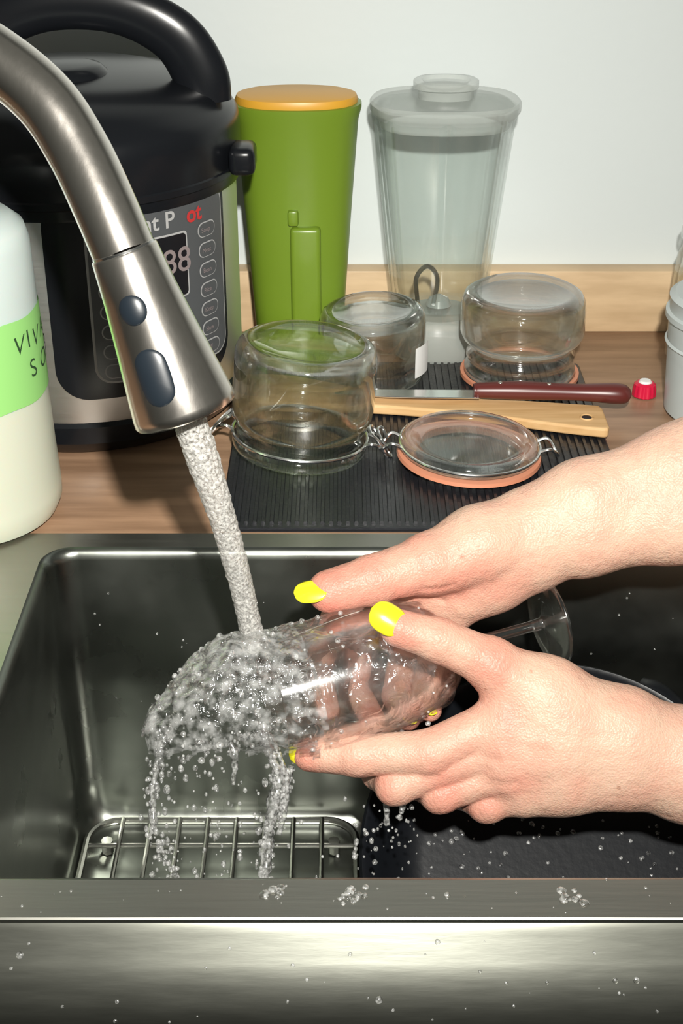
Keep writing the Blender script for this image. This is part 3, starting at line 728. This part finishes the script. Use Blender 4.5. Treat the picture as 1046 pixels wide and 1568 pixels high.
# far hand = right hand, palm to the viewer, thumb over the top, fingers wrapped behind the bowl
body = [
 [(1480,520,-60,86),(1250,618,-50,80),(1046,722,-45,66),(900,767,-50,58),(815,799,-55,50)],
 [(1480,680,-60,86),(1250,730,-50,80),(1046,794,-45,64),(900,822,-55,57),(815,838,-60,50)],
 [(820,815,-50,54),(740,835,-35,54),(668,862,-20,47)],
 [(820,835,-65,50),(735,845,-65,48),(640,890,-75,38)],
 [(820,845,-68,48),(740,870,-80,44),(655,912,-88,36)],
 [(820,850,-68,46),(750,885,-80,40),(685,922,-88,33)],
 [(815,850,-62,44),(765,890,-70,38),(720,918,-72,32)],
]
fingers = [
 [(690,858,-24,48),(655,864,-14,44),(572,888,0,38),(504,905,10,33)],
 [(640,890,-75,35),(520,955,-112,28),(484,1040,-104,25),(500,1100,-62,21)],
 [(655,915,-88,35),(560,985,-126,28),(545,1072,-104,25),(572,1112,-48,21)],
 [(685,925,-90,33),(625,1000,-122,26),(612,1078,-84,24),(626,1103,-24,20)],
 [(720,920,-76,31),(672,1000,-104,24),(656,1062,-64,21),(660,1090,-16,18)],
]
rd = [((590,918,10),(690,922,-40),6,-4), ((640,905,20),(700,895,10),6,-2.2), ((745,800,0),(700,885,5),7,-2.8), ((760,815,5),(722,880,8),5,-2),
      ((778,820,0),(785,880,-5),6,-2.4), ((795,800,0),(800,880,-5),5,-1.8), ((700,800,0),(660,850,20),6,-1.6), ((900,790,5),(800,820,0),8,2.2), ((960,770,8),(820,800,0),6,1.8)]
build_arm('right_arm', (430,400,-190), (1400,1160,80), body, fingers, person, ridges=rd,
    reds=((640,910,-10,50,.40),(560,900,20,60,.28),(740,900,-20,60,.30),(700,850,20,60,.14),(790,860,-20,50,.20),(520,980,-100,60,.3),(570,1030,-110,60,.3)))
def nail(name, c, d, n_, length, width, arch=.35, tip_drop=.18):
    c = H(*c); d = HD(*d); n_ = HD(*n_); n_ = (n_-d*n_.dot(d)).normalized(); s_ = d.cross(n_)
    Lp = length*SC; Wp = width*SC; V = []; F = []; nu, nv = 20, 12
    for i in range(nu+1):
        u = -1+2*i/nu; ue = max(-1, min(1, u))
        hw = Wp/2*math.sqrt(max(0, 1-abs(ue)**3.2)) if ue < 0 else Wp/2*math.sqrt(max(0, 1-abs(ue)**2.6))
        hw = max(hw, Wp*.02)
        for j in range(nv+1):
            v = -1+2*j/nv; y = v*hw
            dz = -arch*Wp*(y/(Wp/2))**2*.55-tip_drop*Lp*.5*u*u*(1 if u > 0 else .35)
            V.append(c+d*(u*Lp/2)+s_*y+n_*dz)
    for i in range(nu):
        for j in range(nv): F.append((i*(nv+1)+j, (i+1)*(nv+1)+j, (i+1)*(nv+1)+j+1, i*(nv+1)+j+1))
    o = mesh_obj(name, V, F, M['nail'], parent=person, merge=False, sharp=0)
    so_ = o.modifiers.new('thick', 'SOLIDIFY'); so_.thickness = 1.6*SC; so_.offset = 0
    return o
nail('left_thumb_nail', (590,938,109), (-.84,.52,-.05), (-.16,.36,.92), 54, 46)
nail('left_index_nail', (456,1150,41), (-.80,-.05,-.6), (-.66,-.10,.72), 36, 32)
nail('right_thumb_nail', (476,900,37), (-.98,-.12,-.1), (-.12,.58,.80), 52, 40)
nail('right_ring_nail', (628,1106,-4), (.1,-.25,.95), (-.1,-.9,-.1), 26, 22)
nail('right_pinky_nail', (660,1093,0), (0,-.2,.95), (0,-.9,-.1), 22, 19)
nail('right_index_nail', (500,1112,-48), (0,-.5,.8), (0,-.9,-.4), 28, 24)

# ------------------------------------------------------------------ wine glass
base = H(854,957,-78); bowlc = H(560,1030,4); AX = (bowlc-base).normalized()
gm = axis_mtx(base, AX)
def pu(l): return [(r*SC, z*SC) for r, z in l]
outer = [(0,-4),(50,-4),(70,-3),(75,1),(71,5),(55,5),(32,9),(13,15),(10,22),(9,50),(9,110),(10,140),(15,154),(34,164),(60,182),(80,212),(92,257),(94,312),(88,380),(79,450),(77,465)]
inner = [(75,465),(76,450),(85,380),(91,312),(89,257),(77,215),(57,186),(32,169),(0,163)]
wg = group('wine_glass')
po = [tuple(p) for p in catmull(outer, 5)]; pi_ = [tuple(p) for p in catmull(inner, 5)]
lathe('glass', pu(po+pi_), M['wine'], mtx=gm, parent=wg, segs=96, sharp=0)

# ------------------------------------------------------------------ water
ws = group('running_water')
st = [(-.0725,.6170,.1600),(-.0665,.6185,.135),(-.0590,.6240,.100),(-.0525,.6320,.060),(-.0485,.6380,.028),(-.0470,.6400,.014)]
tube('stream', st, [.0078,.0078,.0067,.0062,.0060,.0075], M['stream'], parent=ws, segs=64, n=40, jitter=.12, jf=420)
def nz3(p, s): return noise.noise(Vector(p)*s)
RS = ([200,257,312,410,480,540,590,630,660],[80,98,101,99,96,88,72,50,26])
def lift(s_): return np.interp(s_, [195,430,530,660],[0,0,22,10])-np.interp(s_, [195,510,660],[0,0,26])
def sheet(name, sa, sb_, limf, mat, ns, na, amp, parent):
    V = []; F = []; keep = {}
    for i in range(ns+1):
        s_ = sa+(sb_-sa)*i/ns
        r = np.interp(s_, *RS)
        for k_ in range(na):
            a = 2*math.pi*k_/na
            lp = Vector((r*math.cos(a), r*math.sin(a), s_))
            n1 = nz3(lp, .022)*9+nz3(lp+Vector((50,0,0)), .055)*5+nz3(lp+Vector((0,90,0)), .13)*2.6
            rr_ = r+n1*amp+1.5
            pw = gm @ Vector((rr_*math.cos(a)*SC, rr_*math.sin(a)*SC, s_*SC)); pw += Vector(FU)*(lift(s_)*SC)
            up = (gm.to_3x3() @ Vector((math.cos(a), math.sin(a), 0))).z
            keep[(i,k_)] = limf(s_, up, lp)
            V.append(pw)
    for i in range(ns):
        for k_ in range(na):
            k2 = (k_+1) % na
            if keep[(i,k_)] and keep[(i+1,k_)] and keep[(i,k2)] and keep[(i+1,k2)]: F.append((i*na+k_, i*na+k2, (i+1)*na+k2, (i+1)*na+k_))
    o = mesh_obj(name, V, F, mat, parent=parent, merge=False, sharp=0)
    bm = bmesh.new(); bm.from_mesh(o.data); bmesh.ops.delete(bm, geom=[v for v in bm.verts if not v.link_faces], context='VERTS'); bm.to_mesh(o.data); bm.free()
    return o
def lim1(s_, up, lp):
    edge = nz3(lp+Vector((7,7,7)), .02)*.55+nz3(lp, .06)*.35
    return up > np.interp(s_, [400,420,440,660],[.2,-.5,-.62,-.15])+edge
sheet('water_sheet', 410, 660, lim1, M['water'], 70, 170, 1.0, ws)
sheet('water_film', 200, 415, lambda s_, up, lp: nz3(lp, .02) > -.25, M['film'], 60, 150, .4, ws)
bm = bmesh.new(); bmesh.ops.create_icosphere(bm, subdivisions=2, radius=1); IV = [v.co.copy() for v in bm.verts]; IF = [[v.index for v in f.verts] for f in bm.faces]; bm.free()
def drop(acc, p, r, st_=1, ax=Vector((0,0,1)), flatn=None):
    sd = random.random()*100
    VV = []
    for v in IV:
        q_ = v.copy(); k_ = 1+.22*noise.noise(v*1.1+Vector((sd,0,0)))
        q_ *= k_
        if flatn is not None:
            h_ = q_.dot(flatn); q_ = q_-flatn*h_*.55
        else: q_ = q_+ax*q_.dot(ax)*(st_-1)
        VV.append(Vector(p)+q_*r)
    acc.add(VV, IF)
fall = Acc()
def strand(pts, rad, per=2):
    q_ = catmull([list(H(*p)) for p in pts], 12)
    for i, p_ in enumerate(q_):
        for _ in range(per):
            j = Vector((random.gauss(0,1), random.gauss(0,1), random.gauss(0,1)))*rad*.8*SC
            drop(fall, Vector(p_)+j, rad*SC*random.uniform(.2,.6), random.uniform(1,2))
A1 = [(262,1112,0),(245,1150,5),(236,1205,8),(236,1262,8),(250,1310,6),(268,1345,4)]
B1 = [(398,1110,40),(418,1150,38),(426,1200,34),(414,1265,30),(404,1348,28)]
C1 = [(448,1168,30),(440,1200,30),(430,1240,28)]
strand(A1, 8); strand(B1, 9); strand(C1, 5)
strand([(300,1132,20),(330,1140,28),(360,1128,34),(400,1118,38)], 6)
for pts, r_ in ((B1, 9), ([(x+14,y+6,w_) for x,y,w_ in B1[:4]], 5), (A1[:4], 5), (C1, 5), ([(592,1226,10),(592,1245,10),(594,1262,10)], 4), ([(355,1130,35),(362,1155,35),(360,1195,35)], 5)):
    V, F = tube_data([H(*p) for p in pts], [r_*SC*(.6+.6*random.random()) for _ in pts], segs=14, n=14, jitter=.8); fall.add(V, F)
for _ in range(260):
    t = random.random(); a_ = random.gauss(330, 75) if t < .75 else random.uniform(540, 640)
    b_ = random.uniform(1120, 1345) if t < .75 else random.uniform(1230, 1340)
    if a_ < 222: continue
    drop(fall, H(a_, b_, random.uniform(-60,60)), SC*random.choice((1.2,1.5,2,2,2.5,3,4,5))*random.uniform(.7,1.1), random.uniform(.9,1.8))
for _ in range(220):
    s_ = random.uniform(415,640); a = random.uniform(0, 2*math.pi)
    r = np.interp(s_, *RS)+3
    pw = gm @ Vector((r*math.cos(a)*SC, r*math.sin(a)*SC, s_*SC)); pw += Vector(FU)*(lift(s_)*SC)
    if (gm.to_3x3() @ Vector((math.cos(a), math.sin(a), 0))).z < -.5: continue
    drop(fall, pw, SC*random.choice((1.5,2,2,3,4,5)), 1)
for _ in range(60):
    s_ = random.uniform(215,415); a = random.uniform(0, 2*math.pi); r = 102
    drop(fall, gm @ Vector((r*math.cos(a)*SC, r*math.sin(a)*SC, s_*SC)), SC*random.choice((2,2,3,4)), 1)
mesh_obj('falling_drops', fall.V, fall.F, M['drop'], parent=ws, merge=False, sharp=0, recalc=False)

# droplets resting on sink rim and apron
dr = Acc()
def apron_y(z):
    pr = sorted([(p_[1], p_[0]) for p_ in [(.4465,-.0022),(.438,-.011),(.428,-.0225),(.4205,-.036),(.415,-.054),(.4125,-.08)]])
    return np.interp(z, [a for a, b_ in pr], [b_ for a, b_ in pr])
for _ in range(110):
    z = random.uniform(-.06, -.004); x = random.uniform(-.17, .17); y = apron_y(z); e_ = .002
    t_ = Vector((0, apron_y(z+e_)-apron_y(z-e_), 2*e_)).normalized(); nn = Vector((0, -t_.z, t_.y))
    drop(dr, (x, y, z), random.choice((.0004,.0006,.0008,.0011,.0016))*random.uniform(.7,1.1), flatn=nn)
for (x, n_, sp_) in ((-.028,6,.004),(.002,12,.0065),(.045,2,.0025),(.101,10,.006)):
    for _ in range(n_): drop(dr, (x+random.gauss(0,sp_*.6), .4655+random.gauss(0,sp_*.45), .0020), random.uniform(.0008,.0026), flatn=Vector((0,0,1)))
for _ in range(50): drop(dr, (random.uniform(-.16,.3), random.uniform(.454,.475), .0019), random.uniform(.0003,.0008), flatn=Vector((0,0,1)))
for _ in range(80): drop(dr, (random.uniform(-.17,.3), Y1-.003, random.uniform(-.17,-.02)), random.uniform(.0004,.001), flatn=Vector((0,1,0)))
for _ in range(220):
    r_ = .078*math.sqrt(random.random()); a = random.uniform(0, 2*math.pi)
    drop(dr, pm @ Vector((r_*math.cos(a), r_*math.sin(a), .0058)), random.uniform(.0004,.0018), flatn=nrm)
mesh_obj('water_droplets', dr.V, dr.F, M['drop'], merge=False, sharp=0, recalc=False)

# ------------------------------------------------------------------ light
ld = bpy.data.lights.new('camera_flash', 'AREA'); ld.shape = 'DISK'; ld.size = .03; ld.energy = 6.4; ld.color = (1,.97,.90); ld.spread = math.radians(110)
lo_ = bpy.data.objects.new('camera_flash', ld); scene.collection.objects.link(lo_); lo_.location = (.04, .0, .59)
lo_.rotation_euler = (Vector((.0,.90,.06))-Vector((.04,0,.59))).to_track_quat('-Z','Y').to_euler()
w = bpy.data.worlds.new('world'); scene.world = w; w.use_nodes = True
nt = w.node_tree; bg = nt.nodes['Background']
tc = N(nt,'ShaderNodeTexCoord'); sx = N(nt,'ShaderNodeSeparateXYZ'); nt.links.new(tc.outputs['Generated'], sx.inputs[0])
cr = N(nt,'ShaderNodeValToRGB'); cr.color_ramp.elements[0].position=0; cr.color_ramp.elements[0].color=(.05,.052,.045,1)
cr.color_ramp.elements[1].position=1; cr.color_ramp.elements[1].color=(.30,.305,.27,1)
mr = N(nt,'ShaderNodeMapRange'); mr.inputs['From Min'].default_value=-.4; mr.inputs['From Max'].default_value=.5
nt.links.new(sx.outputs['Z'], mr.inputs['Value']); nt.links.new(mr.outputs[0], cr.inputs['Fac']); nt.links.new(cr.outputs[0], bg.inputs['Color'])
bg.inputs['Strength'].default_value = .38
